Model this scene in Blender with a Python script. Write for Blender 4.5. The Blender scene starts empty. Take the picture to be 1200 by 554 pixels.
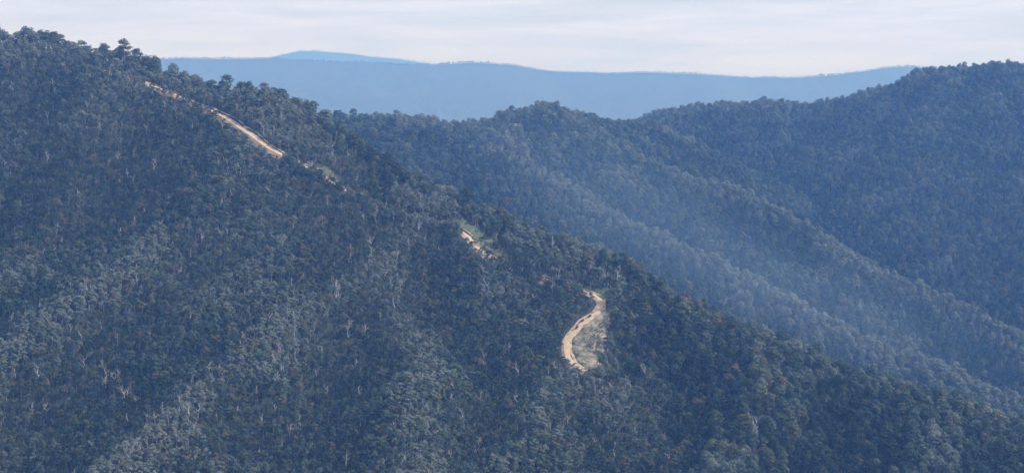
import bpy, math, random
import numpy as np
from mathutils import Vector, Matrix

random.seed(7)
rng = np.random.default_rng(7)
scene = bpy.context.scene
COL = scene.collection

# ------------------------------------------------------------------ camera
HFOV = math.radians(38.0)
K = math.tan(HFOV / 2) / 600.0            # one photo pixel (1200 wide) at 1 m
PITCH = math.atan(177 * K)                # photo row 100 lies on the horizon
cam_d = bpy.data.cameras.new('camera')
cam_d.sensor_width = 36.0
cam_d.lens = 18.0 / math.tan(HFOV / 2)
cam_d.clip_start = 1.0
cam_d.clip_end = 60000.0
cam = bpy.data.objects.new('camera', cam_d)
COL.objects.link(cam)
cam.location = (0, 0, 0)
cam.rotation_euler = (math.pi / 2 - PITCH, 0, 0)
scene.camera = cam

# ------------------------------------------------------------------ sky, sun, exposure
SUN_EL, SUN_AZ = math.radians(42), math.radians(106)   # azimuth from +Y (view direction) towards +X
world = bpy.data.worlds.new('World')
scene.world = world
world.use_nodes = True
wt = world.node_tree
wt.nodes.clear()
def wn(t, **kw):
    n = wt.nodes.new(t)
    for k, v in kw.items():
        setattr(n, k, v)
    return n
w_out = wn('ShaderNodeOutputWorld')
w_bg = wn('ShaderNodeBackground')
w_bg.inputs['Strength'].default_value = 0.10
sky = wn('ShaderNodeTexSky', sky_type='NISHITA', sun_disc=False)
sky.sun_elevation = SUN_EL
sky.sun_rotation = SUN_AZ
sky.altitude = 600
sky.dust_density = 1.5
tc = wn('ShaderNodeTexCoord')
mp = wn('ShaderNodeMapping')
mp.inputs['Scale'].default_value = (1.0, 1.0, 10.0)
nz = wn('ShaderNodeTexNoise')
nz.inputs['Scale'].default_value = 8.0
nz.inputs['Detail'].default_value = 6.0
nz.inputs['Roughness'].default_value = 0.55
nz.inputs['Distortion'].default_value = 0.4
rp = wn('ShaderNodeValToRGB')
rp.color_ramp.elements[0].position = 0.36
rp.color_ramp.elements[0].color = (0.58, 0.58, 0.58, 1)
rp.color_ramp.elements[1].position = 0.62
rp.color_ramp.elements[1].color = (0.97, 0.97, 0.97, 1)
mx = wn('ShaderNodeMix', data_type='RGBA')
mx.inputs['B'].default_value = (8.4, 8.95, 11.2, 1)      # thin bright high cloud
wt.links.new(tc.outputs['Generated'], mp.inputs['Vector'])
wt.links.new(mp.outputs['Vector'], nz.inputs['Vector'])
wt.links.new(nz.outputs['Fac'], rp.inputs['Fac'])
wt.links.new(rp.outputs['Color'], mx.inputs['Factor'])
wt.links.new(sky.outputs['Color'], mx.inputs['A'])
wt.links.new(mx.outputs['Result'], w_bg.inputs['Color'])
wt.links.new(w_bg.outputs['Background'], w_out.inputs['Surface'])

sun_d = bpy.data.lights.new('sun', 'SUN')
sun_d.energy = 4.0
sun_d.angle = math.radians(3)
sun_d.color = (1.0, 0.98, 0.95)
sun = bpy.data.objects.new('sun', sun_d)
COL.objects.link(sun)
sun_dir = Vector((math.sin(SUN_AZ) * math.cos(SUN_EL), math.cos(SUN_AZ) * math.cos(SUN_EL), math.sin(SUN_EL)))
sun.rotation_euler = sun_dir.to_track_quat('Z', 'Y').to_euler()
sun.location = sun_dir * 500

vs = scene.view_settings
vs.view_transform = 'Standard'
vs.look = 'None'
vs.gamma = 1.0
vs.exposure = 0.0
vs.use_curve_mapping = False
cy = scene.cycles
cy.use_denoising = True
cy.use_adaptive_sampling = False
cy.max_bounces = 6
cy.diffuse_bounces = 3
cy.glossy_bounces = 2
cy.transmission_bounces = 3
cy.volume_bounces = 2
cy.transparent_max_bounces = 12

# ------------------------------------------------------------------ helpers
CP, SP = math.cos(PITCH), math.sin(PITCH)
def pix(u, v, D):
    """world point at photo pixel (u, v) and forward distance y = D"""
    a, b = (u - 600) * K, (277 - v) * K
    dx, dy, dz = a, CP + b * SP, -SP + b * CP
    s = D / dy
    return (dx * s, D, dz * s)

def project(x, y, z):
    f = y * CP - z * SP
    w = y * SP + z * CP
    return 600 + x / f / K, 277 - w / f / K, f

def link(o, parent=None):
    COL.objects.link(o)
    if parent is not None:
        o.parent = parent
    return o

def mesh_from(name, verts, faces, mat=None, smooth=False):
    me = bpy.data.meshes.new(name)
    me.from_pydata([tuple(v) for v in verts], [], [tuple(f) for f in faces])
    if mat:
        me.materials.append(mat)
    if smooth:
        me.polygons.foreach_set('use_smooth', [True] * len(me.polygons))
    me.update()
    return me

def obj(name, me, parent=None, loc=(0, 0, 0)):
    o = bpy.data.objects.new(name, me)
    o.location = loc
    return link(o, parent)

def tag(o, label, cat, group=None, kind=None):
    if label: o['label'] = label
    if cat: o['category'] = cat
    if group: o['group'] = group
    if kind: o['kind'] = kind
    return o

def material(name):
    m = bpy.data.materials.new(name)
    m.use_nodes = True
    nt = m.node_tree
    b = nt.nodes['Principled BSDF']
    return m, nt, b

def ramp(nt, stops, src):
    r = nt.nodes.new('ShaderNodeValToRGB')
    e = r.color_ramp.elements
    e[0].position, e[0].color = stops[0][0], (*stops[0][1], 1)
    e[1].position, e[1].color = stops[-1][0], (*stops[-1][1], 1)
    for p, c in stops[1:-1]:
        n = e.new(p)
        n.color = (*c, 1)
    nt.links.new(src, r.inputs['Fac'])
    return r.outputs['Color']

def noise(nt, scale, detail=4, rough=0.55, vec=None):
    n = nt.nodes.new('ShaderNodeTexNoise')
    n.inputs['Scale'].default_value = scale
    n.inputs['Detail'].default_value = detail
    n.inputs['Roughness'].default_value = rough
    if vec is None:
        g = nt.nodes.new('ShaderNodeNewGeometry')
        vec = g.outputs['Position']
    nt.links.new(vec, n.inputs['Vector'])
    return n.outputs['Fac']

def math_node(nt, op, a, b=None):
    n = nt.nodes.new('ShaderNodeMath')
    n.operation = op
    for i, s in enumerate((a, b)):
        if s is None: continue
        if isinstance(s, (int, float)):
            n.inputs[i].default_value = s
        else:
            nt.links.new(s, n.inputs[i])
    return n.outputs[0]

# ------------------------------------------------------------------ materials
def foliage_material(name, stops, zone=0.55):
    m, nt, b = material(name)
    oi = nt.nodes.new('ShaderNodeObjectInfo')
    big = noise(nt, 0.006, 2, 0.5, oi.outputs['Location'])
    small = noise(nt, 0.35, 2, 0.5)
    f = math_node(nt, 'MULTIPLY', oi.outputs['Random'], 0.75)
    f = math_node(nt, 'ADD', f, math_node(nt, 'MULTIPLY', math_node(nt, 'SUBTRACT', big, 0.5), 1.1))
    f = math_node(nt, 'ADD', f, math_node(nt, 'MULTIPLY', math_node(nt, 'SUBTRACT', small, 0.5), zone))
    at = nt.nodes.new('ShaderNodeAttribute'); at.attribute_type = 'INSTANCER'; at.attribute_name = 'dryness'
    f = math_node(nt, 'ADD', f, math_node(nt, 'MULTIPLY', at.outputs['Fac'], 0.48))
    f = math_node(nt, 'ADD', f, 0.02)
    col = ramp(nt, stops, f)
    wnz = nt.nodes.new('ShaderNodeTexWhiteNoise'); wnz.noise_dimensions = '1D'
    nt.links.new(oi.outputs['Random'], wnz.inputs['W'])
    odd = ramp(nt, [(0.0, (0.15, 0.115, 0.075)), (0.06, (0.14, 0.13, 0.065)), (0.13, (0.10, 0.14, 0.05)), (0.2, (0.09, 0.125, 0.06))], wnz.outputs['Value'])
    pick = ramp(nt, [(0.10, (0.75, 0.75, 0.75)), (0.24, (0, 0, 0))], wnz.outputs['Value'])
    mxc = nt.nodes.new('ShaderNodeMix'); mxc.data_type = 'RGBA'
    nt.links.new(pick, mxc.inputs['Factor']); nt.links.new(col, mxc.inputs['A']); nt.links.new(odd, mxc.inputs['B'])
    col = mxc.outputs['Result']
    nt.links.new(col, b.inputs['Base Color'])
    b.inputs['Roughness'].default_value = 0.55
    b.inputs['Specular IOR Level'].default_value = 0.25
    tr = nt.nodes.new('ShaderNodeBsdfTranslucent')
    nt.links.new(col, tr.inputs['Color'])
    ms = nt.nodes.new('ShaderNodeMixShader')
    ms.inputs[0].default_value = 0.15
    nt.links.new(b.outputs[0], ms.inputs[1])
    nt.links.new(tr.outputs[0], ms.inputs[2])
    nt.links.new(ms.outputs[0], nt.nodes['Material Output'].inputs['Surface'])
    return m

M_LEAF = foliage_material('eucalypt_leaves', [
    (0.0, (0.012, 0.025, 0.015)), (0.25, (0.028, 0.050, 0.032)), (0.5, (0.056, 0.086, 0.060)),
    (0.78, (0.102, 0.136, 0.106)), (1.0, (0.178, 0.205, 0.170))])
def bark_material(name, a, b_, sc):
    m, nt, b = material(name)
    col = ramp(nt, [(0.3, a), (0.7, b_)], noise(nt, sc, 3))
    nt.links.new(col, b.inputs['Base Color'])
    b.inputs['Roughness'].default_value = 0.85
    return m
M_BARK = bark_material('pale_bark', (0.16, 0.145, 0.13), (0.36, 0.34, 0.31), 0.9)
M_DEAD = bark_material('bleached_wood', (0.26, 0.25, 0.24), (0.52, 0.50, 0.48), 0.25)

m, nt, b = material('forest_floor'); M_GROUND = m
c = ramp(nt, [(0.3, (0.026, 0.028, 0.018)), (0.55, (0.040, 0.042, 0.026)), (0.8, (0.060, 0.066, 0.038))], noise(nt, 0.06, 6))
nt.links.new(c, b.inputs['Base Color']); b.inputs['Roughness'].default_value = 0.95

m, nt, b = material('road_dirt'); M_ROAD = m
c = ramp(nt, [(0.30, (0.34, 0.25, 0.17)), (0.5, (0.52, 0.39, 0.26)), (0.72, (0.66, 0.53, 0.39))], noise(nt, 0.3, 7, 0.75))
nt.links.new(c, b.inputs['Base Color']); b.inputs['Roughness'].default_value = 0.95
m, nt, b = material('road_bank_earth'); M_BANK = m
c = ramp(nt, [(0.28, (0.17, 0.14, 0.085)), (0.42, (0.36, 0.26, 0.17)), (0.62, (0.52, 0.40, 0.28)), (0.8, (0.30, 0.24, 0.16))], noise(nt, 0.16, 6, 0.7))
nt.links.new(c, b.inputs['Base Color']); b.inputs['Roughness'].default_value = 0.95

m, nt, b = material('cleared_slash'); M_CLEAR = m
c = ramp(nt, [(0.32, (0.07, 0.085, 0.045)), (0.46, (0.14, 0.14, 0.085)), (0.56, (0.28, 0.22, 0.16)), (0.72, (0.44, 0.36, 0.29))], noise(nt, 0.11, 8, 0.68))
nt.links.new(c, b.inputs['Base Color']); b.inputs['Roughness'].default_value = 0.95
m, nt, b = material('green_verge'); M_VERGE = m
c = ramp(nt, [(0.3, (0.06, 0.075, 0.04)), (0.55, (0.11, 0.13, 0.07)), (0.8, (0.20, 0.19, 0.12))], noise(nt, 0.15, 6, 0.6))
nt.links.new(c, b.inputs['Base Color']); b.inputs['Roughness'].default_value = 0.95

m, nt, b = material('far_forest'); M_FAR = m
c = ramp(nt, [(0.3, (0.03, 0.04, 0.025)), (0.7, (0.08, 0.09, 0.055))], noise(nt, 0.02, 6, 0.6))
nt.links.new(c, b.inputs['Base Color']); b.inputs['Roughness'].default_value = 0.9

# ------------------------------------------------------------------ terrain height
def vnoise(x, y, wl, seed):
    x = np.asarray(x) / wl + seed * 17.13; y = np.asarray(y) / wl + seed * 9.71
    xi, yi = np.floor(x).astype(np.int64), np.floor(y).astype(np.int64)
    fx, fy = x - xi, y - yi
    fx, fy = fx * fx * fx * (fx * (fx * 6 - 15) + 10), fy * fy * fy * (fy * (fy * 6 - 15) + 10)
    def h(i, j):
        n = (i * 374761393 + j * 668265263 + seed * 1442695041) & 0xFFFFFFFF
        n = ((n ^ (n >> 13)) * 1274126177) & 0xFFFFFFFF
        return ((n ^ (n >> 16)) & 0xFFFFFF) / float(0xFFFFFF)
    a, b, c, d = h(xi, yi), h(xi + 1, yi), h(xi, yi + 1), h(xi + 1, yi + 1)
    return (a + (b - a) * fx) * (1 - fy) + (c + (d - c) * fx) * fy - 0.5

RIDGES = [  # (points (u, v, D), slope, roundness)
 ([(-420, 16, 2050), (-200, 38, 1950), (0, 57, 1885), (60, 60, 1865), (150, 77, 1835), (187, 91, 1815), (217, 99, 1800), (250, 108, 1785), (310, 122, 1755),
   (335, 136, 1742), (380, 163, 1715), (420, 190, 1692), (470, 216, 1665), (545, 250, 1630), (640, 294, 1590), (700, 320, 1565), (800, 369, 1520), (900, 414, 1475), (1000, 455, 1430),
   (1100, 489, 1390), (1200, 514, 1350), (1400, 570, 1290)], 0.62, 12),
 ([(530, 252, 1635), (450, 325, 1510), (385, 368, 1440), (330, 402, 1395), (250, 466, 1315), (160, 546, 1230), (90, 620, 1150)], 0.80, 8),
 ([(330, 160, 1728), (250, 235, 1600), (180, 300, 1510), (90, 370, 1420), (0, 430, 1350), (-100, 500, 1270)], 0.74, 22),
 ([(700, 325, 1565), (690, 382, 1478), (674, 430, 1402), (620, 490, 1322), (560, 560, 1240), (500, 640, 1150)], 0.64, 14),
 ([(450, 325, 1510), (500, 430, 1370), (480, 560, 1215), (470, 640, 1140)], 0.66, 18),
 ([(900, 417, 1475), (880, 480, 1370), (840, 560, 1260), (800, 640, 1160)], 0.74, 14),
 ([(1100, 490, 1390), (1090, 560, 1300), (1060, 640, 1200)], 0.74, 14),
 # hill behind, with its two spurs
 ([(200, 165, 2330), (300, 148, 2340), (400, 142, 2350), (467, 148, 2360), (517, 153, 2370), (567, 150, 2390), (595, 141, 2400), (640, 134, 2420), (700, 145, 2500), (760, 156, 2580)], 0.50, 18),
 ([(640, 134, 2420), (720, 178, 2350), (800, 208, 2300), (880, 232, 2260), (960, 282, 2190), (1010, 320, 2140), (1100, 354, 2090), (1200, 402, 2020), (1340, 460, 1930)], 0.72, 7),
 ([(560, 165, 2350), (620, 200, 2240), (690, 245, 2130), (800, 300, 2020), (870, 330, 1970), (960, 380, 1900), (1100, 440, 1810), (1200, 482, 1750), (1340, 540, 1680)], 0.70, 7),
 # right hill
 ([(690, 160, 2880), (733, 149, 2900), (783, 134, 2930), (830, 132, 2950), (867, 130, 2950), (947, 130, 2935), (987, 122, 2920), (1033, 110, 2900), (1083, 95, 2880), (1133, 87, 2855), (1167, 85, 2840), (1200, 87, 2820), (1400, 105, 2780), (1700, 130, 2750)], 0.50, 18),
 ([(1080, 96, 2880), (1110, 180, 2680), (1160, 260, 2520), (1230, 330, 2400)], 0.72, 20),
 ([(900, 130, 2950), (930, 180, 2800), (1000, 240, 2620)], 0.72, 20),
 # the hill the camera stands on
 ([(-2000, -60, -6), (0, -40, -3), (2000, -60, -6)], 0.62, 4),
]
RW = []
for i, (pts, s, w) in enumerate(RIDGES):
    far_k = 1.16 if 7 <= i <= 12 else 1.0            # the hills behind stand a good way back
    P = np.array(pts if i == len(RIDGES) - 1 else [pix(u, v, D * far_k) for u, v, D in pts], float)
    RW.append((P, s, w))

def warp(x, y):
    return (x + 26 * vnoise(x, y, 170, 3) + 9 * vnoise(x, y, 60, 4), y + 26 * vnoise(x, y, 170, 5) + 9 * vnoise(x, y, 60, 6))

def height(x, y):
    x = np.asarray(x, float); y = np.asarray(y, float)
    sh = x.shape
    x = x.ravel(); y = y.ravel()
    # gentle domain warp makes crests and gullies wander
    wx, wy = warp(x, y)
    acc = np.exp((np.full(x.shape, -500.0) + 500) / 8.0)
    for P, s, w in RW:
        best = np.full(x.shape, -1e9)
        for a, b in zip(P[:-1], P[1:]):
            d = b - a
            L2 = d[0] ** 2 + d[1] ** 2
            t = np.clip(((wx - a[0]) * d[0] + (wy - a[1]) * d[1]) / L2, 0, 1)
            dist = np.hypot(wx - (a[0] + t * d[0]), wy - (a[1] + t * d[1]))
            zz = a[2] + t * d[2] - s * (np.sqrt(dist * dist + w * w) - w)
            best = np.maximum(best, zz)
        acc += np.exp(np.clip((best + 500) / 8.0, -60, 90))
    z = 8.0 * np.log(acc) - 500
    z += 13 * vnoise(x, y, 120, 1) + 6 * vnoise(x, y, 48, 2) + 2.2 * vnoise(x, y, 19, 8)
    near = np.clip((y - 20) / 120, 0, 1)
    z = np.where(y < 140, np.minimum(z, -3) * 1.0, z)
    return z.reshape(sh)

gx = np.concatenate([np.linspace(-15000, -2600, 26), np.linspace(-2500, -1320, 30), np.arange(-1290, 1420, 8.0), np.linspace(1440, 2500, 28), np.linspace(2600, 15000, 26)])
gy = np.concatenate([np.linspace(-400, 1040, 60), np.arange(1055, 3700, 7.5), np.linspace(3730, 4500, 26), np.linspace(4600, 27000, 60)])
GX, GY = np.meshgrid(gx, gy)
GZ = height(GX, GY)
def sample(x, y):
    i = np.clip(np.searchsorted(gx, x) - 1, 0, len(gx) - 2); j = np.clip(np.searchsorted(gy, y) - 1, 0, len(gy) - 2)
    tx = (x - gx[i]) / (gx[i + 1] - gx[i]); ty = (y - gy[j]) / (gy[j + 1] - gy[j])
    return (GZ[j, i] * (1 - tx) + GZ[j, i + 1] * tx) * (1 - ty) + (GZ[j + 1, i] * (1 - tx) + GZ[j + 1, i + 1] * tx) * ty

def grid_mesh(name, X, Y, Z, mat):
    ny, nx = X.shape
    me = bpy.data.meshes.new(name)
    co = np.stack([X, Y, Z], -1).reshape(-1, 3).astype(np.float32)
    idx = np.arange(nx * ny).reshape(ny, nx)
    q = np.stack([idx[:-1, :-1], idx[:-1, 1:], idx[1:, 1:], idx[1:, :-1]], -1).reshape(-1, 4)
    me.vertices.add(len(co)); me.vertices.foreach_set('co', co.ravel())
    me.loops.add(q.size); me.loops.foreach_set('vertex_index', q.ravel().astype(np.int32))
    me.polygons.add(len(q))
    me.polygons.foreach_set('loop_start', np.arange(0, q.size, 4, dtype=np.int32))
    me.polygons.foreach_set('loop_total', np.full(len(q), 4, dtype=np.int32))
    me.polygons.foreach_set('use_smooth', np.ones(len(q), dtype=bool))
    me.materials.append(mat)
    me.update(calc_edges=True)
    return me

ground = obj('ground', grid_mesh('ground', GX, GY, GZ, M_GROUND))
tag(ground, 'leaf littered hillside ground under the eucalypt forest', None, kind='structure')

# ------------------------------------------------------------------ far ranges
def far_range(name, pts, D, depth, step, label, seed):
    """a range whose crest passes the given photo skyline at distance D, falling away in front and behind"""
    us = np.array([p[0] for p in pts], float); vs_ = np.array([p[1] for p in pts], float)
    U = np.arange(us[0], us[-1], step)
    V = np.interp(U, us, vs_)
    k = np.ones(9) / 9
    V = np.convolve(np.pad(V, 4, mode='edge'), k, 'valid')
    crest = np.array([pix(u, v, D) for u, v in zip(U, V)])
    crest[:, 2] += 10 * vnoise(crest[:, 0], crest[:, 1], 260, seed) + 6 * vnoise(crest[:, 0], crest[:, 1], 60, seed + 1)
    t = np.concatenate([-np.linspace(1, 0.02, 26), [0], np.linspace(0.02, 1, 12)])
    X = np.repeat(crest[None, :, 0], len(t), 0)
    Y = D + t[:, None] * depth + 260 * vnoise(X, X * 0 + t[:, None] * 900, 1500, seed + 2)
    base = -505.0
    prof = 1 - np.abs(t[:, None]) ** 0.85
    Z = base + (crest[None, :, 2] - base) * prof
    spur = 1 - prof
    Z = Z + spur * prof * 4 * (90 * vnoise(X, Y, 1100, seed + 3) + 45 * vnoise(X, Y, 420, seed + 4)) + np.minimum(spur * 8, 1) * 14 * vnoise(X, Y, 130, seed + 5)
    o = obj(name, grid_mesh(name, X, Y, Z, M_FAR))
    tag(o, label, None, kind='structure')
    return crest, Y[26]

c1, y1 = far_range('mountain_range', [(-1100, 82), (-500, 74), (0, 70), (190, 69), (317, 69), (400, 74), (480, 77), (530, 76), (567, 73.5), (600, 76), (647, 85), (697, 87.5),
     (750, 85.5), (800, 86.5), (833, 88), (863, 91), (933, 92), (960, 90), (1010, 85), (1047, 79), (1085, 79), (1200, 84), (1500, 78), (2200, 84)], 12500, 3200, 2.2,
     'long level blue forested range across the horizon', 20)
c2, y2 = far_range('mountain_range', [(-200, 84), (120, 80), (260, 74), (317, 68), (345, 61), (368, 60), (400, 62.5), (440, 67.5), (467, 70), (503, 75.5), (600, 82), (900, 92)], 18000, 2800, 2.2,
     'paler rounded peak rising behind the long blue range', 40)

# ------------------------------------------------------------------ pixel ray onto the ground
def cast(u, v, d0=1060.0, d1=3300.0):
    D = np.arange(d0, d1, 2.5)
    a, b = (u - 600) * K, (277 - v) * K
    dy, dz = CP + b * SP, -SP + b * CP
    X, Z = a * D / dy, dz * D / dy
    g = sample(X, D)
    hit = np.nonzero(g >= Z)[0]
    i = hit[0] if len(hit) else len(D) - 1
    return np.array([X[i], D[i], sample(X[i:i + 1], D[i:i + 1])[0]])

# ------------------------------------------------------------------ dirt track
ROAD_PX = [(110, 82), (140, 86), (168, 95), (192, 106), (224, 120), (252, 132), (272, 143), (289, 155), (306, 167), (324, 180), (350, 194), (378, 206), (400, 222), (440, 243),
           (490, 258), (530, 268), (548, 276), (560, 292), (590, 312), (620, 324), (650, 333), (675, 339), (692, 344), (702, 349), (706, 356), (700, 366), (688, 374), (674, 388), (665, 400), (665, 414), (671, 428), (684, 440), (694, 455)]
C0 = RW[0][0]
CU, _, _ = project(C0[:, 0], C0[:, 1], C0[:, 2])
def cast_ridge(u, v):
    cd = float(np.interp(u, CU, C0[:, 1]))
    D = np.arange(cd - 190, cd + 45, 1.5)
    a = (u - 600) * K
    X = a * D / CP
    _, vg, _ = project(X, D, sample(X, D))
    sil = int(np.argmin(vg))
    hit = np.nonzero(vg[:sil + 1] <= v)[0]
    i = hit[0] if len(hit) else sil
    i = min(i, max(0, sil - 9))
    return np.array([X[i], D[i], sample(X[i:i + 1], D[i:i + 1])[0]])
ctrl = np.array([cast_ridge(u, v) for u, v in ROAD_PX])
def resample(P, step):
    # Catmull-Rom then even spacing, plan coordinates only
    out = []
    Q = np.vstack([2 * P[0] - P[1], P, 2 * P[-1] - P[-2]])
    for i in range(1, len(Q) - 2):
        for t in np.linspace(0, 1, 24, endpoint=False):
            p0, p1, p2, p3 = Q[i - 1], Q[i], Q[i + 1], Q[i + 2]
            out.append(0.5 * ((2 * p1) + (-p0 + p2) * t + (2 * p0 - 5 * p1 + 4 * p2 - p3) * t * t + (-p0 + 3 * p1 - 3 * p2 + p3) * t ** 3))
    out = np.array(out + [P[-1]])
    s = np.concatenate([[0], np.cumsum(np.hypot(*np.diff(out, axis=0).T))])
    S = np.arange(0, s[-1], step)
    return np.stack([np.interp(S, s, out[:, 0]), np.interp(S, s, out[:, 1])], 1)
def smooth(a, n):
    k = np.ones(n) / n
    return np.convolve(np.pad(a, n // 2, mode='edge'), k, 'valid')
rp2 = resample(ctrl[:, :2], 3.0)
rp2 = np.stack([smooth(rp2[:, 0], 7), smooth(rp2[:, 1], 7)], 1)
tan = np.gradient(rp2, axis=0); tan /= np.linalg.norm(tan, axis=1)[:, None]
nor = np.stack([-tan[:, 1], tan[:, 0]], 1)
HW = 3.0 + 0.5 * vnoise(np.arange(len(rp2)) * 3.0, np.zeros(len(rp2)), 25, 60)
HW += 1.3 * np.interp(project(rp2[:, 0], rp2[:, 1], sample(rp2[:, 0], rp2[:, 1]))[0], [235, 270, 318, 335, 640, 670], [0, 1, 1, 0, 0, -0.35])
offs = np.linspace(-1, 1, 5)
cross = np.array([sample(rp2[:, 0] + nor[:, 0] * HW * o, rp2[:, 1] + nor[:, 1] * HW * o) for o in offs])
rz = smooth(cross.max(0) * 0.75 + cross.mean(0) * 0.25, 9) + 0.25
ROAD = np.column_stack([rp2, rz])

def strip(name, rows, mat, label):
    """rows: list of (n,3) arrays across the strip"""
    R = np.array(rows)            # across, along, 3
    me = grid_mesh(name, R[:, :, 0], R[:, :, 1], R[:, :, 2], mat)
    o = obj(name, me)
    tag(o, label, None, kind='structure')
    return o
def side(dist, dz):
    x = rp2[:, 0] + nor[:, 0] * dist; y = rp2[:, 1] + nor[:, 1] * dist
    return np.column_stack([x, y, rz + dz])
ruts = [(-1.0, -0.10), (-0.8, 0.05), (-0.5, -0.12), (-0.3, -0.08), (0, 0.10), (0.3, -0.08), (0.5, -0.12), (0.8, 0.05), (1.0, -0.10)]
strip('dirt_road', [side(o * HW, dz + 0.1) for o, dz in ruts], M_ROAD, 'tan dirt track winding down the forested ridge')
for sgn, nm in ((-1, 'downhill'), (1, 'uphill')):
    e0 = side(sgn * HW * 0.99, -0.05)
    W = 4.5 + 2.5 * vnoise(np.arange(len(rp2)) * 3.0, np.zeros(len(rp2)) + sgn * 99, 18, 61)
    e2 = side(sgn * (HW + W), 0); e2[:, 2] = sample(e2[:, 0], e2[:, 1]) - 0.6
    e1 = (e0 + e2) / 2; e1[:, 2] = np.maximum(e1[:, 2], sample(e1[:, 0], e1[:, 1]) + 0.2)
    e1[:, 2] += 0.5 * vnoise(e1[:, 0], e1[:, 1], 5, 62)
    strip('road_bank', [e0, e1, e2], M_BANK, f'rough earth bank along the {nm} side of the dirt track')

# ------------------------------------------------------------------ clearing beside the track bend and green verges
def patch(name, poly_px, mat, label, dz=0.35, res=3.0):
    P = np.array([cast(u, v)[:2] for u, v in poly_px])
    lo, hi = P.min(0) - 9, P.max(0) + 9
    X, Y = np.meshgrid(np.arange(lo[0], hi[0], res), np.arange(lo[1], hi[1], res))
    sd = inside(P, X.ravel(), Y.ravel()).reshape(X.shape)
    sd = sd + 2 + 9 * vnoise(X, Y, 16, 70) + 4 * vnoise(X, Y, 6, 71)
    Z = sample(X.ravel(), Y.ravel()).reshape(X.shape) + np.where(sd > 0, dz, -2.0) + 0.5 * vnoise(X, Y, 6, 72)
    ok = sd > -1
    me = grid_mesh(name, X, Y, Z, mat)
    o = obj(name, me); tag(o, label, None, kind='structure')
    return P
def inside(P, x, y):
    """signed distance, positive inside polygon P"""
    n = len(P); d = np.full(x.shape, 1e9); c = np.zeros(x.shape, bool)
    for i in range(n):
        a, b = P[i], P[(i + 1) % n]
        e = b - a
        t = np.clip(((x - a[0]) * e[0] + (y - a[1]) * e[1]) / max(e @ e, 1e-9), 0, 1)
        d = np.minimum(d, np.hypot(x - a[0] - t * e[0], y - a[1] - t * e[1]))
        cond = (a[1] > y) != (b[1] > y)
        with np.errstate(divide='ignore', invalid='ignore'):
            xi = a[0] + (y - a[1]) * e[0] / e[1]
        c ^= cond & (x < xi)
    return np.where(c, d, -d)
CLEAR_PX = [(704, 362), (716, 368), (716, 385), (709, 400), (711, 420), (706, 428), (688, 430), (675, 424), (671, 408), (676, 394), (690, 378)]
clear_P = patch('clearing', CLEAR_PX, M_CLEAR, 'bare logged clearing of dry slash inside the track bend')
VERGES = [[(694, 338), (708, 340), (722, 350), (714, 358), (709, 352), (704, 344)],
          [(535, 256), (550, 262), (575, 282), (600, 304), (596, 308), (570, 290), (548, 274), (538, 266)],
          [(372, 196), (392, 206), (404, 218), (396, 220), (380, 208)]]
verge_P = [patch('grass_verge', v, M_VERGE, l, 0.3) for v, l in zip(VERGES, (
    'green grassy verge above the track bend by the clearing', 'long green grassy strip beside the middle stretch of track', 'small grassy strip beside the broken track on the left ridge'))]

BARE = [[(597, 149), (604, 145), (610, 145), (610, 149), (602, 152)], [(591, 154), (597, 152), (598, 157), (592, 158)]]
bare_P = [patch('bare_patch', v, M_ROAD, l, 0.4) for v, l in zip(BARE, (
    'larger pale bare patch near the top of the middle hill', 'smaller pale bare patch just below the larger one on the middle hill'))]

# ------------------------------------------------------------------ trees: meshes
def tube(V, F, pts, radii, sides=5):
    base = len(V)
    for i, (p, r) in enumerate(zip(pts, radii)):
        d = (pts[min(i + 1, len(pts) - 1)] - pts[max(i - 1, 0)])
        d = d / (np.linalg.norm(d) + 1e-9)
        a = np.cross(d, [0.31, 0.95, 0.1]); a /= np.linalg.norm(a) + 1e-9
        b = np.cross(d, a)
        for k in range(sides):
            t = 2 * math.pi * k / sides
            V.append(p + r * (math.cos(t) * a + math.sin(t) * b))
    for i in range(len(pts) - 1):
        for k in range(sides):
            k2 = (k + 1) % sides
            F.append((base + i * sides + k, base + i * sides + k2, base + (i + 1) * sides + k2, base + (i + 1) * sides + k))
    F.append(tuple(base + (len(pts) - 1) * sides + k for k in range(sides)))

def bent(a, b, n, amp, r):
    a, b = np.array(a, float), np.array(b, float)
    L = np.linalg.norm(b - a)
    off = r.normal(0, amp * L, (n + 1, 3)); off[0] = 0; off[-1] = 0
    off[:, 2] *= 0.4
    return [a + (b - a) * (i / n) + off[i] for i in range(n + 1)]

def leaf_cards(V, F, c, rad, n, size, r, flat=0.75):
    d = r.normal(0, 1, (n, 3)); d /= np.linalg.norm(d, axis=1)[:, None]
    d[:, 2] = np.where(d[:, 2] < -0.15, -d[:, 2], d[:, 2])
    rr = rad * (0.80 + 0.25 * r.random(n))
    P = np.array(c) + d * rr[:, None] * np.array([1, 1, flat])
    N = d * np.array([1, 1, 1.3]) + r.normal(0, 0.24, (n, 3)); N /= np.linalg.norm(N, axis=1)[:, None]
    T = np.cross(N, r.normal(0, 1, (n, 3))); T /= np.linalg.norm(T, axis=1)[:, None] + 1e-9
    B = np.cross(N, T)
    s = size * (0.6 + 0.8 * r.random(n))[:, None]
    base = len(V)
    q = np.stack([P - T * s - B * s * 0.15, P - B * s * 0.62, P + T * s + B * s * 0.1, P + B * s * 0.55], 1).reshape(-1, 3)
    V.extend(q)
    F.extend([(base + 4 * i, base + 4 * i + 1, base + 4 * i + 2, base + 4 * i + 3) for i in range(n)])

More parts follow.
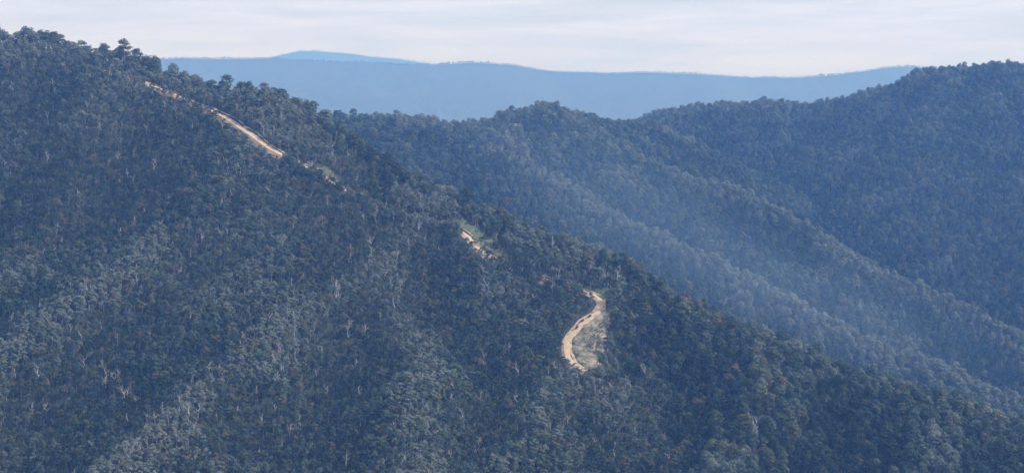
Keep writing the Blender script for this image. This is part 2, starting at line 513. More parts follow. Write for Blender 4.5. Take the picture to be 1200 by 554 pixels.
def build_tree(kind, seed):
    """returns trunk (V, F), crown (V, F); sizes in metres"""
    r = np.random.default_rng(seed)
    TV, TF, CV, CF = [], [], [], []
    if kind == 'regrowth':
        H = 10.5; R = 3.2; n = 7; cbase = 0.50; lean = r.normal(0, 0.5, 2)
    elif kind == 'spread':
        H = 19.0; R = 5.2; n = 20; cbase = 0.48; lean = r.normal(0, 1.0, 2)
    else:                                   # tall
        H = 22.5; R = 5.3; n = 21; cbase = 0.50; lean = r.normal(0, 1.0, 2)
    top = np.array([lean[0], lean[1], H * 0.86])
    tr = bent((0, 0, -1.5), top, 6, 0.018, r)
    r0 = H * 0.017
    tube(TV, TF, tr, [r0 * (1 - 0.75 * i / 6) + 0.03 for i in range(7)], 6)
    for i in range(n):
        t = (i + 0.5) / n
        zc = H * (cbase + (0.97 - cbase) * t ** 0.85)
        prof = math.sin(math.pi * min(1, 0.24 + 0.70 * t)) ** 0.8
        if kind != 'regrowth': prof = math.sin(math.pi * min(1, 0.30 + 0.62 * t)) ** 0.7
        a = i * 2.39996 + r.normal(0, 0.4)
        rad = R * prof * (0.45 + 0.55 * math.sqrt(r.random())) * (0.85 if i < n - 2 else 0.3)
        c = np.array([math.cos(a) * rad + lean[0] * t, math.sin(a) * rad + lean[1] * t, zc + r.normal(0, 0.03) * H])
        cr = (R * 0.46) * (0.75 + 0.5 * r.random())
        k = min(6, max(2, int(6 * (zc / H - 0.12))))
        if kind != 'regrowth' or i % 2 == 0:
            tube(TV, TF, bent(tr[k], c, 3, 0.06, r), [r0 * 0.38, r0 * 0.28, r0 * 0.18, 0.04], 4)
        nc = {'regrowth': 46, 'spread': 52, 'tall': 48}[kind]
        leaf_cards(CV, CF, c, cr, nc, {'regrowth': 0.50, 'spread': 0.66, 'tall': 0.64}[kind], r)
        for _ in range(2):                   # ragged sprays around the clump
            d = r.normal(0, 1, 3); d[2] = abs(d[2]) * 0.6; d /= np.linalg.norm(d)
            leaf_cards(CV, CF, c + d * cr * 1.05, cr * 0.42, nc // 5, 0.40, r)
    return (TV, TF), (CV, CF)

def build_dead(seed, H=15.0):
    r = np.random.default_rng(seed)
    TV, TF, BV, BF = [], [], [], []
    fork = 0.45 + 0.2 * r.random()
    lean = r.normal(0, 1.1, 2)
    top = np.array([lean[0], lean[1], H])
    tr = bent((0, 0, -1), top, 6, 0.03, r)
    tube(TV, TF, tr, [0.42, 0.38, 0.34, 0.30, 0.24, 0.18, 0.10], 6)
    for i in range(r.integers(4, 8)):
        k = r.integers(2, 6)
        a = r.random() * 6.283
        L = H * (0.18 + 0.25 * r.random())
        e = tr[k] + np.array([math.cos(a) * L * 0.75, math.sin(a) * L * 0.75, L * (0.45 + 0.6 * r.random())])
        b = bent(tr[k], e, 4, 0.09, r)
        tube(BV, BF, b, [0.24, 0.21, 0.17, 0.12, 0.06], 5)
        e2 = b[2] + np.array([r.normal(0, 0.2) * L, r.normal(0, 0.2) * L, L * 0.45])
        tube(BV, BF, bent(b[2], e2, 3, 0.08, r), [0.15, 0.12, 0.09, 0.05], 4)
    return (TV, TF), (BV, BF)

KINDS = ['regrowth'] * 5 + ['spread'] * 5 + ['tall'] * 4
TREES = []
proto_col = bpy.data.collections.new('tree_patterns')      # not linked: only a source for the forest
def joined(name, A, B, ma, mb):
    nV = len(A[0])
    me = bpy.data.meshes.new(name)
    me.from_pydata([tuple(v) for v in A[0]] + [tuple(v) for v in B[0]], [], list(A[1]) + [tuple(i + nV for i in f) for f in B[1]])
    me.materials.append(ma); me.materials.append(mb)
    mi = np.zeros(len(me.polygons), np.int32); mi[len(A[1]):] = 1
    me.polygons.foreach_set('material_index', mi); me.update()
    o = bpy.data.objects.new(name, me)
    proto_col.objects.link(o)
    return o
for i, kd in enumerate(KINDS):
    T, C_ = build_tree(kd, 100 + i)
    joined('pattern_%02d' % i, T, C_, M_BARK, M_LEAF)
    TREES.append((kd, mesh_from('trunk', T[0], T[1], M_BARK), mesh_from('crown', C_[0], C_[1], M_LEAF)))
DEAD = []
for i in range(6):
    T, B_ = build_dead(300 + i)
    joined('pattern_%02d' % (len(KINDS) + i), T, B_, M_DEAD, M_DEAD)
    DEAD.append((mesh_from('trunk', T[0], T[1], M_DEAD), mesh_from('branches', B_[0], B_[1], M_DEAD)))

# ------------------------------------------------------------------ trees: where they stand
crest_P = RW[0][0]
def crest_y(x):
    return np.interp(x, crest_P[:, 0], crest_P[:, 1])
def scatter(x0, x1, y0, y1_, s):
    X, Y = np.meshgrid(np.arange(x0, x1, s), np.arange(y0, y1_, s * 0.9))
    X = X + (np.arange(X.shape[0]) % 2)[:, None] * s / 2
    X = X.ravel() + rng.uniform(-0.42, 0.42, X.size) * s
    Y = Y.ravel() + rng.uniform(-0.42, 0.42, Y.size) * s
    return X, Y
def road_dist(x, y):
    d = np.full(x.shape, 1e9)
    for i in range(0, len(ROAD), 2):
        d = np.minimum(d, (x - ROAD[i, 0]) ** 2 + (y - ROAD[i, 1]) ** 2)
    return np.sqrt(d)

def seg_open(u):
    return np.interp(u, [165, 200, 240, 258, 328, 334, 378, 385, 404, 408, 538, 544, 562, 575, 640, 655, 680, 690, 720],
                        [0.35, 0.5, 0.5, 0.9, 1, 0, 0, 0.3, 0.3, 0, 0, 0.75, 0.6, 0.35, 0.3, 0, 0, 0.7, 1])
pools = []
# regrowth on the slope that faces the camera
X, Y = scatter(-950, 900, 1060, 1960, 6.1)
uu, vv, _ = project(X, Y, sample(X, Y))
mature = 1 / (1 + np.exp(-(uu - 770 + 60 * vnoise(X, Y, 90, 80) * 2 - (vv - 430) * 0.25) / 18))
mature = np.maximum(mature, 1 / (1 + np.exp(-(Y - crest_y(X) - 2) / 6)))
keep = rng.random(X.size) > mature
sc = (0.70 + 0.60 * rng.random(X.size)) * (1 + 0.35 * vnoise(X, Y, 70, 81))
pools.append((X[keep], Y[keep], sc[keep], rng.integers(0, 5, X.size)[keep]))
X, Y = scatter(-950, 950, 1060, 1960, 6.4)
pools.append((X, Y, 0.28 + 0.34 * rng.random(X.size), rng.integers(0, 5, X.size)))
# mature forest on the back of the ridge, the lower right and the hills behind
X, Y = scatter(-1000, 1000, 1060, 2080, 7.6)
uu, vv, _ = project(X, Y, sample(X, Y))
mature = 1 / (1 + np.exp(-(uu - 770 + 60 * vnoise(X, Y, 90, 80) * 2 - (vv - 430) * 0.25) / 18))
mature = np.maximum(mature, 1 / (1 + np.exp(-(Y - crest_y(X) - 2) / 6)))
keep = rng.random(X.size) < mature
sc = (0.50 + 0.62 * rng.random(X.size)) * (1 + 0.3 * vnoise(X, Y, 80, 82))
pools.append((X[keep], Y[keep], sc[keep], rng.integers(5, 14, X.size)[keep]))
X, Y = scatter(-800, 1420, 2085, 3560, 9.2)
sc = (0.62 + 0.45 * rng.random(X.size)) * (1 + 0.3 * vnoise(X, Y, 110, 83))
pools.append((X, Y, sc, rng.integers(5, 14, X.size)))
TX, TY, TS, TK = (np.concatenate([p[i] for p in pools]) for i in range(4))
# young trees crowd the closed-in stretches of the track
for i in range(0, len(ROAD), 1):
    uu_, vv_, _ = project(*ROAD[i])
    op = seg_open(uu_)
    if op < 0.9 and vv_ < 350:
        for _ in range(4):
            if rng.random() < (0.95 - op):
                off_ = rng.uniform(4.0, 12)
                sx = ROAD[i, 0] + rng.uniform(-2, 2); sy = ROAD[i, 1] - off_
                pools.append((np.array([sx]), np.array([sy]), np.array([rng.uniform(0.5, 1.15) * (1 - 0.4 * op)]), np.array([rng.integers(0, 5)])))
for VP in verge_P:
    for _ in range(40):
        q = rng.dirichlet(np.ones(len(VP)) * 0.6) @ VP
        pools.append((q[:1], q[1:], np.array([rng.uniform(0.07, 0.2)]), np.array([rng.integers(0, 5)])))
# saplings in the clearing
for _ in range(170):
    w_ = rng.dirichlet(np.ones(len(clear_P)) * 0.6)
    q = w_ @ clear_P
    pools.append((q[:1], q[1:], np.array([rng.uniform(0.08, 0.29)]), np.array([rng.integers(0, 5)])))
TX, TY, TS, TK = (np.concatenate([p[i] for p in pools]) for i in range(4))
big_ = (TK >= 5) & (rng.random(TX.size) < 0.07)
TS = np.where(big_, TS * rng.uniform(1.1, 1.3, TX.size), TS)
# some stand dead and bleached
def spur_near(x, y, which=(1, 2)):
    x, y = warp(x, y)
    d = np.full(x.shape, 1e9)
    for k_ in which:
        P = RW[k_][0]
        for a_, b_ in zip(P[:-1], P[1:]):
            e_ = (b_ - a_)[:2]
            t_ = np.clip(((x - a_[0]) * e_[0] + (y - a_[1]) * e_[1]) / (e_ @ e_), 0, 1)
            d = np.minimum(d, np.hypot(x - a_[0] - t_ * e_[0], y - a_[1] - t_ * e_[1]))
    return d
def crestness(x, y):
    z0 = sample(x, y); out = 0
    for R_, w_ in ((35, 0.5), (75, 0.5)):
        m_ = sum(sample(x + R_ * math.cos(t), y + R_ * math.sin(t)) for t in np.arange(8) * math.pi / 4) / 8
        out = out + w_ * (z0 - m_) / (R_ * 0.13)
    return np.clip(out, -1, 1)
DRY = crestness(TX, TY) + 0.85 * np.exp(-(spur_near(TX, TY, (1,)) / 17) ** 2) + 0.4 * np.exp(-(spur_near(TX, TY, (2,)) / 30) ** 2) + 0.25 * np.exp(-(spur_near(TX, TY, (3, 4)) / 24) ** 2) + 0.6 * np.exp(-(spur_near(TX, TY, (8, 9)) / 30) ** 2)
DRY -= np.where((TK >= 5) & (TY < 1750), 0.45, 0.0)
skyl = (TK >= 5) & (np.abs(TY - crest_y(TX)) < 45) & (project(TX, TY, sample(TX, TY))[0] < 190)
TS = np.where(skyl, TS * 1.3, TS)
dead = rng.random(TX.size) < 0.018 + 0.060 * np.exp(-(spur_near(TX, TY) / 28) ** 2) + 0.03 * np.clip(DRY, 0, 1)
TK = np.where(dead, rng.integers(14, 20, TX.size), TK)
TS = np.where(dead, 0.55 + 0.4 * rng.random(TX.size), TS)
TZ = sample(TX, TY)
HT = np.where(TK < 5, 10.5, np.where(TK < 10, 19, np.where(TK < 14, 24, 15))) * TS
U, Vb, F_ = project(TX, TY, TZ)
Ut, Vt, _ = project(TX, TY, TZ + HT)
HPX = Vb - Vt
keep = (U > -110) & (U < 1310) & (Vt < 640)
# open ground: track, clearing, verges
rd = road_dist(TX, TY)
open_bend = (U > 655) & (U < 715) & (Vb > 346) & (Vb < 440) & (TS > 0.3)
CR = np.where(TK < 5, 2.9, 4.6) * TS
keep &= ~(skyl & (rng.random(TX.size) < 0.35))
keep &= rd > 3.2 + CR * 0.4 + np.where(open_bend, 2.5, 0)
for P, mrg in [(clear_P, 1.0)] + [(v, 0.5) for v in verge_P]:
    keep &= (inside(P, TX, TY) < -mrg) | (TS < 0.3)
# trees felled below the stretches of track that lie open to view
road_u, road_v, road_f = project(ROAD[:, 0], ROAD[:, 1], ROAD[:, 2])
openness = seg_open(road_u)
openness = np.where((road_v > 429), 0.0, openness)
ridx = np.arange(0, len(ROAD), 1)
blocked = np.zeros(TX.size)
for i in ridx:
    if openness[i] <= 0: continue
    near = (np.abs(U - road_u[i]) < CR / (F_ * K) + 1.5) & (Vt < road_v[i] + 2) & (Vb > road_v[i] - 2) & (F_ < road_f[i])
    blocked[near] = np.maximum(blocked[near], openness[i])
keep &= rng.random(TX.size) >= blocked
for P in [clear_P]:
    # slope just under the clearing holds only low growth
    below = (inside(P, TX, TY + 14) > 0) | (inside(P, TX, TY + 8) > 0)
    keep &= ~below | (TS < 0.3)
for P in bare_P:
    keep &= (inside(P, TX, TY) < -2)
    for d_ in (6, 12, 18, 24, 30):
        keep &= inside(P, TX, TY + d_) < 0
# ground hidden deep behind a nearer ridge carries no trees the view could reach
def hidden(x, y, z, lift):
    n = x.size; blk = np.full(n, -1e9)
    for t in np.linspace(0.30, 0.985, 90):
        px_, py_, pz_ = x * t, y * t, (z + lift) * t
        m_ = py_ > 1040
        g = np.where(m_, sample(px_, py_), -1e9)
        blk = np.maximum(blk, g - pz_)
    return blk
blk = hidden(TX, TY, TZ, HT)
keep &= blk < 30
TX, TY, TZ, TS, TK, HT, U, Vb, Vt, HPX, blk, CR, F_, DRY = (a[keep] for a in (TX, TY, TZ, TS, TK, HT, U, Vb, Vt, HPX, blk, CR, F_, DRY))
ROT = rng.uniform(0, 6.283, TX.size)
TILT = rng.normal(0, 0.05, (TX.size, 2))
WID = rng.uniform(0.88, 1.15, TX.size)

# ------------------------------------------------------------------ the 300 trees that show largest stand as things
def empty(name, loc, rz=0.0, s=(1, 1, 1), tilt=(0, 0)):
    e = bpy.data.objects.new(name, None)
    e.empty_display_size = 1.0
    e.location = loc; e.rotation_euler = (tilt[0], tilt[1], rz); e.scale = s
    return link(e)
cand = (blk < 0) & (U > 4) & (U < 1196) & (Vt > 2) & (Vt + HPX * 0.3 < 552) & (TK < 14)
score = HPX * np.where(cand, 1, 0) + rng.random(TX.size) * 0.01
single = np.argsort(-score)[:300]

ORD = lambda n: {1: 'first', 2: 'second', 3: 'third', 4: 'fourth', 5: 'fifth', 6: 'sixth', 7: 'seventh', 8: 'eighth', 9: 'ninth', 10: 'tenth'}.get(n, f"{n}{'th' if 10 < n % 100 < 14 else {1: 'st', 2: 'nd', 3: 'rd'}.get(n % 10, 'th')}")
def zone_of(u, vt):
    if vt < 75 and u < 175: return 'on the skyline of the left hill'
    if u < 345: return 'behind the upper stretch of dirt track'
    if u < 525: return 'beyond the faint middle track'
    if u < 645: return 'beside the grassy strip of the middle track'
    if u < 730: return 'above the track bend and its clearing'
    if u < 800: return 'just right of the bare clearing'
    below = vt - float(np.interp(u, CU, project(C0[:, 0], C0[:, 1], C0[:, 2])[1]))
    band = 'atop' if below < -6 else ('high on' if below < 28 else ('midway down' if below < 62 else 'low on'))
    part_ = ('the slope right of the clearing' if u < 880 else 'the ridge well right of the clearing' if u < 980
             else 'the lower right ridge' if u < 1090 else 'the far right end of the near ridge')
    return f'{band} {part_}'
zones = {}
for i in single:
    zones.setdefault(zone_of(U[i], Vt[i]), []).append(i)
for zname, ids in zones.items():
    ids.sort(key=lambda i: U[i])
    for n, i in enumerate(ids):
        kd, tme, cme = TREES[TK[i]]
        e = empty('eucalyptus_tree', (TX[i], TY[i], TZ[i]), ROT[i], (TS[i] * WID[i], TS[i] * WID[i], TS[i]), TILT[i])
        shape = 'tall narrow gum' if kd == 'tall' else ('broad crowned gum' if kd == 'spread' else 'small round gum')
        tag(e, f'{shape}, {ORD(n + 1)} from left {zname}', 'tree', 'large gum trees on the near ridge')
        obj('trunk', tme, e); obj('crown', cme, e)['dryness'] = float(DRY[i])

# bleached dead trees that stand out singly
DEAD_PX = [(502, 214, 13), (885, 531, 36), (951, 482, 10), (1155, 481, 14), (849, 370, 16), (873, 394, 16), (909, 409, 17), (980, 451, 16), (879, 446, 7),
  (1052, 296, 12), (955, 336, 14), (963, 324, 13), (1006, 344, 12), (1006, 369, 15), (1028, 341, 9), (1054, 369, 10), (1138, 332, 9), (648, 300, 20), (677, 297, 15),
  (724, 340, 22), (570, 354, 17), (647, 347, 14), (427, 266, 11), (480, 300, 16), (757, 340, 12), (42, 454, 20), (60, 412, 12), (281, 421, 16), (317, 391, 15),
  (333, 478, 12), (307, 504, 12), (373, 421, 10), (382, 471, 12), (221, 501, 22), (408, 403, 20), (607, 411, 14), (665, 506, 14), (722, 541, 18), (482, 526, 10),
  (713, 466, 13), (757, 454, 18), (405, 551, 18), (527, 551, 18), (812, 391, 14), (838, 464, 15), (850, 474, 8), (868, 495, 14), (408, 191, 11), (278, 141, 14), (460, 372, 16),
  (566, 330, 12), (1030, 352, 10), (120, 300, 10), (338, 295, 9), (900, 300, 9)]
def near_name(u, v):
    if u > 930 and v < 400: return 'on the hazy far right slopes'
    if u > 780: return 'on the lower right slope'
    if u < 345 and v > 350: return 'on the lower left spur'
    if u < 345: return 'on the upper left slope'
    if v < 290: return 'on the ridge above the middle track'
    if u > 600 and v < 360: return 'near the track bend'
    if v > 440: return 'among the trees below the clearing'
    return 'on the dense slope left of the clearing'
dz_ = {}
for j, (u, v, hp) in enumerate(DEAD_PX):
    dz_.setdefault(near_name(u, v), []).append((u, v, hp, j))
for zname, L in dz_.items():
    L.sort()
    for n, (u, v, hp, j) in enumerate(L):
        p = cast(u, min(v, 553))
        H = hp * K * p[1] * 1.15 + 3.0
        s = H / 15.0
        e = empty('dead_tree', p, random.uniform(0, 6.28), (max(s * 0.85, 0.6), max(s * 0.85, 0.6), s))
        big = 'many branched bleached dead tree' if hp > 18 else ('thin pale dead tree' if hp < 12 else 'bare whitish dead tree')
        tag(e, f'{big}, {ORD(n + 1)} from left {zname}', 'dead tree', 'bleached dead trees in the forest')
        t_, b_ = DEAD[j % 6]
        obj('trunk', t_, e); obj('branches', b_, e)

# ------------------------------------------------------------------ the rest of the forest: one mass
rest = np.ones(TX.size, bool); rest[single] = False
fx, fy, fz, fs, fk, fr, ft, fw = TX[rest], TY[rest], TZ[rest], TS[rest], TK[rest], ROT[rest], TILT[rest], WID[rest]
far = []
for crest, yy, D in ((c1, y1, 12500), (c2, y2, 18000)):
    for cx, cy_, cz in zip(crest[:, 0], yy, crest[:, 2]):
        cu = 600 + cx / D / K
        if -60 < cu < 1260:
            for _ in range(3):
                far.append((cx + random.uniform(-10, 10), cy_ + random.uniform(-30, 10), cz - 4, random.uniform(0.35, 0.85)))
            if vnoise(np.array([cx]), np.array([0.0]), 420, 90)[0] > 0.16 and random.random() < 0.55:
                far.append((cx, cy_, cz - 7, random.uniform(0.9, 1.4)))
far = np.array(far)
n_far = len(far)
fx = np.concatenate([fx, far[:, 0]]); fy = np.concatenate([fy, far[:, 1]]); fz = np.concatenate([fz, far[:, 2]]); fs = np.concatenate([fs, far[:, 3]])
fk = np.concatenate([fk, rng.integers(5, 14, n_far)]); fr = np.concatenate([fr, rng.uniform(0, 6.283, n_far)])
ft = np.concatenate([ft, np.zeros((n_far, 2))]); fw = np.concatenate([fw, np.ones(n_far)])
print('FOREST', len(fx), 'singles', len(single), {k: len(v) for k, v in zones.items()})

fm = bpy.data.meshes.new('forest')
fm.vertices.add(len(fx))
fm.vertices.foreach_set('co', np.stack([fx, fy, fz], 1).astype(np.float32).ravel())
a = fm.attributes.new('variant', 'INT', 'POINT'); a.data.foreach_set('value', fk.astype(np.int32))
a = fm.attributes.new('turn', 'FLOAT_VECTOR', 'POINT'); a.data.foreach_set('vector', np.stack([ft[:, 0], ft[:, 1], fr], 1).astype(np.float32).ravel())
a = fm.attributes.new('size', 'FLOAT_VECTOR', 'POINT'); a.data.foreach_set('vector', np.stack([fs * fw, fs * fw, fs], 1).astype(np.float32).ravel())
a = fm.attributes.new('dryness', 'FLOAT', 'POINT'); a.data.foreach_set('value', np.concatenate([DRY[rest], np.zeros(n_far)]).astype(np.float32))
forest = obj('forest', fm)
tag(forest, 'dense grey green eucalypt forest covering all the hills', 'forest', kind='stuff')
ng = bpy.data.node_groups.new('forest_scatter', 'GeometryNodeTree')
ng.interface.new_socket('Geometry', in_out='INPUT', socket_type='NodeSocketGeometry')
ng.interface.new_socket('Geometry', in_out='OUTPUT', socket_type='NodeSocketGeometry')
gi, go = ng.nodes.new('NodeGroupInput'), ng.nodes.new('NodeGroupOutput')
mp_ = ng.nodes.new('GeometryNodeMeshToPoints')
ip = ng.nodes.new('GeometryNodeInstanceOnPoints')
ci = ng.nodes.new('GeometryNodeCollectionInfo')
ci.inputs['Collection'].default_value = proto_col
ci.inputs['Separate Children'].default_value = True
ci.inputs['Reset Children'].default_value = True
def named(nm, t):
    n = ng.nodes.new('GeometryNodeInputNamedAttribute'); n.data_type = t
    n.inputs['Name'].default_value = nm
    return n.outputs['Attribute']
ip.inputs['Pick Instance'].default_value = True
e2r = ng.nodes.new('FunctionNodeEulerToRotation')
L_ = ng.links.new
L_(gi.outputs[0], mp_.inputs['Mesh']); L_(mp_.outputs['Points'], ip.inputs['Points'])
L_(ci.outputs[0], ip.inputs['Instance']); L_(named('variant', 'INT'), ip.inputs['Instance Index'])
L_(named('turn', 'FLOAT_VECTOR'), e2r.inputs[0]); L_(e2r.outputs[0], ip.inputs['Rotation'])
L_(named('size', 'FLOAT_VECTOR'), ip.inputs['Scale']); L_(ip.outputs[0], go.inputs[0])
md = forest.modifiers.new('scatter', 'NODES'); md.node_group = ng

# ------------------------------------------------------------------ felled logs and stumps in the clearing
def log_mesh(seed, L, r0):
    r = np.random.default_rng(seed)
    V, F = [], []
    pts = bent((-L / 2, 0, 0), (L / 2, 0, 0), 5, 0.015, r)
    tube(V, F, pts, [r0, r0 * 0.97, r0 * 0.9, r0 * 0.84, r0 * 0.75, r0 * 0.62], 8)
    F.append(tuple(range(7, -1, -1)))
    for _ in range(3):                        # broken branch stubs
        p = pts[r.integers(1, 5)]
        a_ = r.uniform(0.3, 2.8)
        tube(V, F, [p, p + np.array([0.3, math.cos(a_), math.sin(a_)]) * r0 * 3.2], [r0 * 0.35, r0 * 0.22], 5)
    return mesh_from('felled_log', V, F, M_DEAD)
logs = []
LOG_PX = [(700, 371), (706, 374), (711, 379), (703, 381), (694, 384), (708, 386), (699, 389), (689, 391), (697, 395), (704, 397), (685, 398), (701, 403),
          (680, 406), (692, 408), (704, 411), (685, 415), (698, 418), (690, 424), (706, 423)]
for j, (u, v) in enumerate(LOG_PX):
    p = cast(u, v)
    L = random.uniform(5, 10)
    o = obj('felled_log', log_mesh(500 + j, L, random.uniform(0.32, 0.5)))
    ang = random.uniform(-0.9, 0.5)
    c_, s_ = math.cos(ang) * L / 2, math.sin(ang) * L / 2
    za, zb = sample(np.array([p[0] - c_, p[0] + c_]), np.array([p[1] - s_, p[1] + s_]))
    o.location = (p[0], p[1], (za + zb) / 2 + 0.75)
    o.rotation_euler = (0, -math.atan2(zb - za, L), ang)
    logs.append((v, o))
logs.sort(key=lambda t: t[0])
for n, (v, o) in enumerate(logs):
    tag(o, f'pale felled log, {ORD(n + 1)} from the top of the bare clearing', 'log', 'felled logs in the clearing')

# ------------------------------------------------------------------ two four wheel drives on the track
def paint(name, col, rough, metal=0.0):
    m_, nt_, b_ = material(name)
    c_ = ramp(nt_, [(0.35, col), (0.75, tuple(0.8 * x + 0.05 for x in col))], noise(nt_, 2.2, 4))   # dust film
    nt_.links.new(c_, b_.inputs['Base Color'])
    b_.inputs['Roughness'].default_value = rough; b_.inputs['Metallic'].default_value = metal
    return m_
M_GLASS = paint('window_glass', (0.015, 0.018, 0.02), 0.08)
M_TYRE = paint('tyre_rubber', (0.02, 0.02, 0.02), 0.9)
M_RIM = paint('wheel_rim', (0.35, 0.35, 0.36), 0.35, 0.8)
M_LAMP = paint('lamp_lens', (0.7, 0.7, 0.68), 0.15)
M_RED = paint('tail_lamp', (0.35, 0.02, 0.02), 0.2)
def loft(sections, mat, name):
    """sections: list of (x, half width bottom, half width top, z0, z1); chamfered boxes joined along x"""
    V, F = [], []
    for x, wb, wt_, z0, z1 in sections:
        c_ = 0.10
        V += [(x, -wb, z0), (x, wb, z0), (x, wb, z1 - c_ * 2), (x, wt_, z1 - c_ * 0.6), (x, wt_ - c_, z1), (x, -wt_ + c_, z1), (x, -wt_, z1 - c_ * 0.6), (x, -wb, z1 - c_ * 2)]
    n = 8
    for i in range(len(sections) - 1):
        for k in range(n):
            k2 = (k + 1) % n
            F.append((i * n + k, i * n + k2, (i + 1) * n + k2, (i + 1) * n + k))
    F.append(tuple(range(n - 1, -1, -1))); F.append(tuple((len(sections) - 1) * n + k for k in range(n)))
    return mesh_from(name, V, F, mat)
def boxm(name, x0, x1, y0_, y1_, z0, z1, mat):
    V = [(x, y, z) for z in (z0, z1) for x, y in ((x0, y0_), (x1, y0_), (x1, y1_), (x0, y1_))]
    return mesh_from(name, V, [(3, 2, 1, 0), (4, 5, 6, 7), (0, 1, 5, 4), (1, 2, 6, 5), (2, 3, 7, 6), (3, 0, 4, 7)], mat)
def disc(name, r_, w_, mat):
    V, F = [], []
    for y, rr in ((-w_ / 2, r_ * 0.9), (-w_ / 2 + 0.04, r_), (w_ / 2 - 0.04, r_), (w_ / 2, r_ * 0.9)):
        V += [(rr * math.cos(t), y, rr * math.sin(t)) for t in np.linspace(0, 2 * math.pi, 18, endpoint=False)]
    for i in range(3):
        F += [(i * 18 + k, (i + 1) * 18 + k, (i + 1) * 18 + (k + 1) % 18, i * 18 + (k + 1) % 18) for k in range(18)]
    F.append(tuple(range(18))); F.append(tuple(range(71, 53, -1)))
    return mesh_from(name, V, F, mat)
def make_car(col, label, at_px, flip, wagon=True):
    k = int(np.argmin((road_u - at_px[0]) ** 2 + (road_v - at_px[1]) ** 2))
    p = ROAD[k]; d = Vector(ROAD[k + 1] - ROAD[k - 1]).normalized()
    if flip: d = -d
    side_ = Vector((0, 0, 1)).cross(d).normalized(); up = d.cross(side_)
    rot = Matrix((d, side_, up)).transposed().to_euler()
    e = empty('four_wheel_drive', (p[0], p[1], p[2] + 0.14)); e.rotation_euler = rot
    tag(e, label, 'car', 'vehicles on the dirt track')
    M_P = paint('car_paint', col, 0.35, 0.2)
    obj('body', loft([(-2.35, 0.80, 0.78, 0.52, 1.02), (-2.25, 0.93, 0.90, 0.45, 1.12), (0.85, 0.94, 0.90, 0.45, 1.14), (2.05, 0.92, 0.86, 0.45, 1.06), (2.35, 0.78, 0.74, 0.52, 0.94)], M_P, 'body'), e)
    xr = -2.15 if wagon else -0.55
    cab = obj('cabin', loft([(xr, 0.86, 0.80, 1.06, 1.30), (xr + 0.22, 0.87, 0.72, 1.06, 1.84), (0.35, 0.87, 0.72, 1.06, 1.86), (1.05, 0.87, 0.80, 1.06, 1.22)], M_P, 'cabin'), e)
    for sg in (-1, 1):
        for x0, x1 in (((-1.85, -1.05), (-0.98, -0.22), (-0.15, 0.52)) if wagon else ((-0.30, 0.10), (0.14, 0.52))):
            w = mesh_from('window', [(x0, sg * 0.883, 1.22), (x1, sg * 0.883, 1.22), (x1 - 0.10, sg * 0.80, 1.68), (x0 + 0.04, sg * 0.80, 1.68),
                                     (x0, sg * 0.84, 1.22), (x1, sg * 0.84, 1.22), (x1 - 0.10, sg * 0.74, 1.68), (x0 + 0.04, sg * 0.74, 1.68)],
                          [(0, 1, 2, 3), (7, 6, 5, 4), (0, 4, 5, 1), (2, 6, 7, 3), (1, 5, 6, 2), (3, 7, 4, 0)], M_GLASS)
            obj('window', w, cab)
        obj('headlight', boxm('headlight', 2.28, 2.36, sg * 0.62 - 0.12, sg * 0.62 + 0.12, 0.74, 0.90, M_LAMP), e)
        obj('tail_light', boxm('tail_light', -2.37, -2.30, sg * 0.68 - 0.07, sg * 0.68 + 0.07, 0.72, 1.0, M_RED), e)
        obj('side_mirror', boxm('side_mirror', 0.62, 0.76, sg * 1.02 - 0.10, sg * 1.02 + 0.10, 1.16, 1.32, M_P), e)
        for x in (-1.40, 1.42):
            wh = bpy.data.objects.new('wheel', None); wh.location = (x, sg * 0.84, 0.39); link(wh, e)
            obj('tyre', disc('tyre', 0.39, 0.27, M_TYRE), wh); obj('rim', disc('rim', 0.24, 0.285, M_RIM), wh)
    ws = mesh_from('windscreen', [(1.03, -0.70, 1.26), (1.03, 0.70, 1.26), (0.44, 0.62, 1.80), (0.44, -0.62, 1.80), (0.93, -0.70, 1.24), (0.93, 0.70, 1.24), (0.36, 0.62, 1.76), (0.36, -0.62, 1.76)],
                   [(0, 1, 2, 3), (7, 6, 5, 4), (0, 4, 5, 1), (1, 5, 6, 2), (2, 6, 7, 3), (3, 7, 4, 0)], M_GLASS)
    obj('windscreen', ws, cab)
    obj('bumper', boxm('bumper', 2.30, 2.48, -0.84, 0.84, 0.46, 0.66, M_TYRE), e)
    obj('bumper', boxm('bumper', -2.46, -2.30, -0.84, 0.84, 0.46, 0.66, M_TYRE), e)
    if wagon:
        obj('roof_rack', boxm('roof_rack', -1.7, 0.2, -0.62, 0.62, 1.92, 2.0, M_TYRE), e)
        obj('spare_wheel', boxm('spare_wheel', -2.62, -2.47, -0.34, 0.34, 0.72, 1.32, M_TYRE), e)
    else:
        obj('tray', boxm('tray', -2.30, -0.62, -0.90, 0.90, 1.13, 1.34, M_P), e)
make_car((0.018, 0.012, 0.014), 'dark wagon on the track, higher of the two vehicles by the clearing', (689, 367), False, True)
make_car((0.11, 0.07, 0.06), 'dusty brown utility on the track, lower of the two vehicles', (675, 382), False, False)

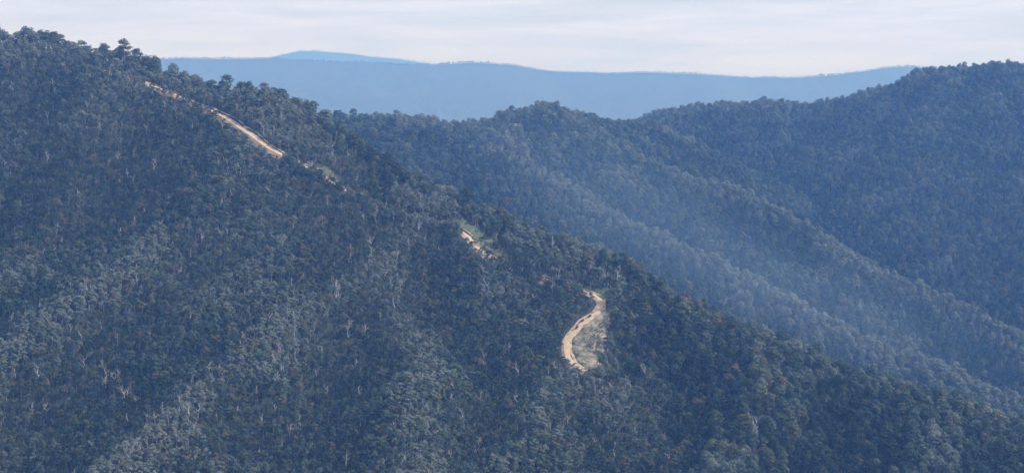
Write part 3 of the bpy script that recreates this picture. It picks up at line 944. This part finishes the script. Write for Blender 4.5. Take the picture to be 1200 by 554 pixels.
# ------------------------------------------------------------------ thin smoke drifting in the valley behind the ridge
def blob_mesh(name, mat, n=24, m_=14):
    V = [(0, 0, 1)] ; F = []
    for i in range(1, m_):
        t = math.pi * i / m_
        V += [(math.sin(t) * math.cos(q), math.sin(t) * math.sin(q), math.cos(t)) for q in np.linspace(0, 2 * math.pi, n, endpoint=False)]
    V.append((0, 0, -1))
    F += [(0, 1 + k, 1 + (k + 1) % n) for k in range(n)]
    for i in range(m_ - 2):
        F += [(1 + i * n + k, 1 + (i + 1) * n + k, 1 + (i + 1) * n + (k + 1) % n, 1 + i * n + (k + 1) % n) for k in range(n)]
    b0 = 1 + (m_ - 2) * n
    F += [(b0 + (k + 1) % n, b0 + k, len(V) - 1) for k in range(n)]
    return mesh_from(name, V, F, mat)
sm = bpy.data.materials.new('smoke_air'); sm.use_nodes = True
sn = sm.node_tree; sn.nodes.clear()
so = sn.nodes.new('ShaderNodeOutputMaterial'); sv = sn.nodes.new('ShaderNodeVolumePrincipled')
sv.inputs['Color'].default_value = (0.42, 0.66, 1.0, 1)
sv.inputs['Absorption Color'].default_value = (1, 1, 1, 1)
stc = sn.nodes.new('ShaderNodeTexCoord')
ln = sn.nodes.new('ShaderNodeVectorMath'); ln.operation = 'LENGTH'
sn.links.new(stc.outputs['Object'], ln.inputs[0])
fall = math_node(sn, 'MAXIMUM', math_node(sn, 'SUBTRACT', 1.0, ln.outputs['Value']), 0.0)
nn = noise(sn, 1.3, 1, 0.5, stc.outputs['Object'])
nn = math_node(sn, 'MAXIMUM', math_node(sn, 'SUBTRACT', math_node(sn, 'MULTIPLY', nn, 2.0), 0.3), 0.0)
dens = math_node(sn, 'MULTIPLY', math_node(sn, 'MULTIPLY', fall, nn), 0.0009)
sn.links.new(dens, sv.inputs['Density'])
sn.links.new(sv.outputs[0], so.inputs['Volume'])
smoke_me = blob_mesh('smoke', sm)
for (u_, v_, D_), sc_, ro_, lb_ in (
        ((735, 235, 2150), (330, 170, 110), (0, math.radians(27), math.radians(8)), 'thin bluish smoke drifting in the valley behind the track bend'),
        ((930, 350, 1960), (430, 150, 100), (0, math.radians(20), math.radians(22)), 'faint valley mist along the lower right ridge edge')):
    smoke = obj('smoke', smoke_me)
    smoke.location = pix(u_, v_, D_); smoke.scale = sc_; smoke.rotation_euler = ro_
    tag(smoke, lb_, 'smoke', kind='stuff')

# ------------------------------------------------------------------ haze
haze_lo = float(GZ.min()) - 8.0
haze_lo = min(haze_lo, -520.0)
HX, HY0, HY1, HZ = 15200.0, -500.0, 27200.0, 520.0
hv = [(x, y, z) for z in (haze_lo, HZ) for x, y in ((-HX, HY0), (HX, HY0), (HX, HY1), (-HX, HY1))]
hf = [(3, 2, 1, 0), (4, 5, 6, 7), (0, 1, 5, 4), (1, 2, 6, 5), (2, 3, 7, 6), (3, 0, 4, 7)]
hm = bpy.data.materials.new('haze_air'); hm.use_nodes = True
hn = hm.node_tree; hn.nodes.clear()
ho = hn.nodes.new('ShaderNodeOutputMaterial'); hp_ = hn.nodes.new('ShaderNodeVolumePrincipled')
hp_.inputs['Color'].default_value = (0.175, 0.42, 1.0, 1)
hp_.inputs['Absorption Color'].default_value = (1, 1, 1, 1)
hp_.inputs['Density'].default_value = 1.20e-4
hp_.inputs['Anisotropy'].default_value = 0.1
hn.links.new(hp_.outputs[0], ho.inputs['Volume'])
haze = obj('haze', mesh_from('haze', hv, hf, hm))
tag(haze, 'blue haze filling the air over the hills', 'haze', kind='stuff')
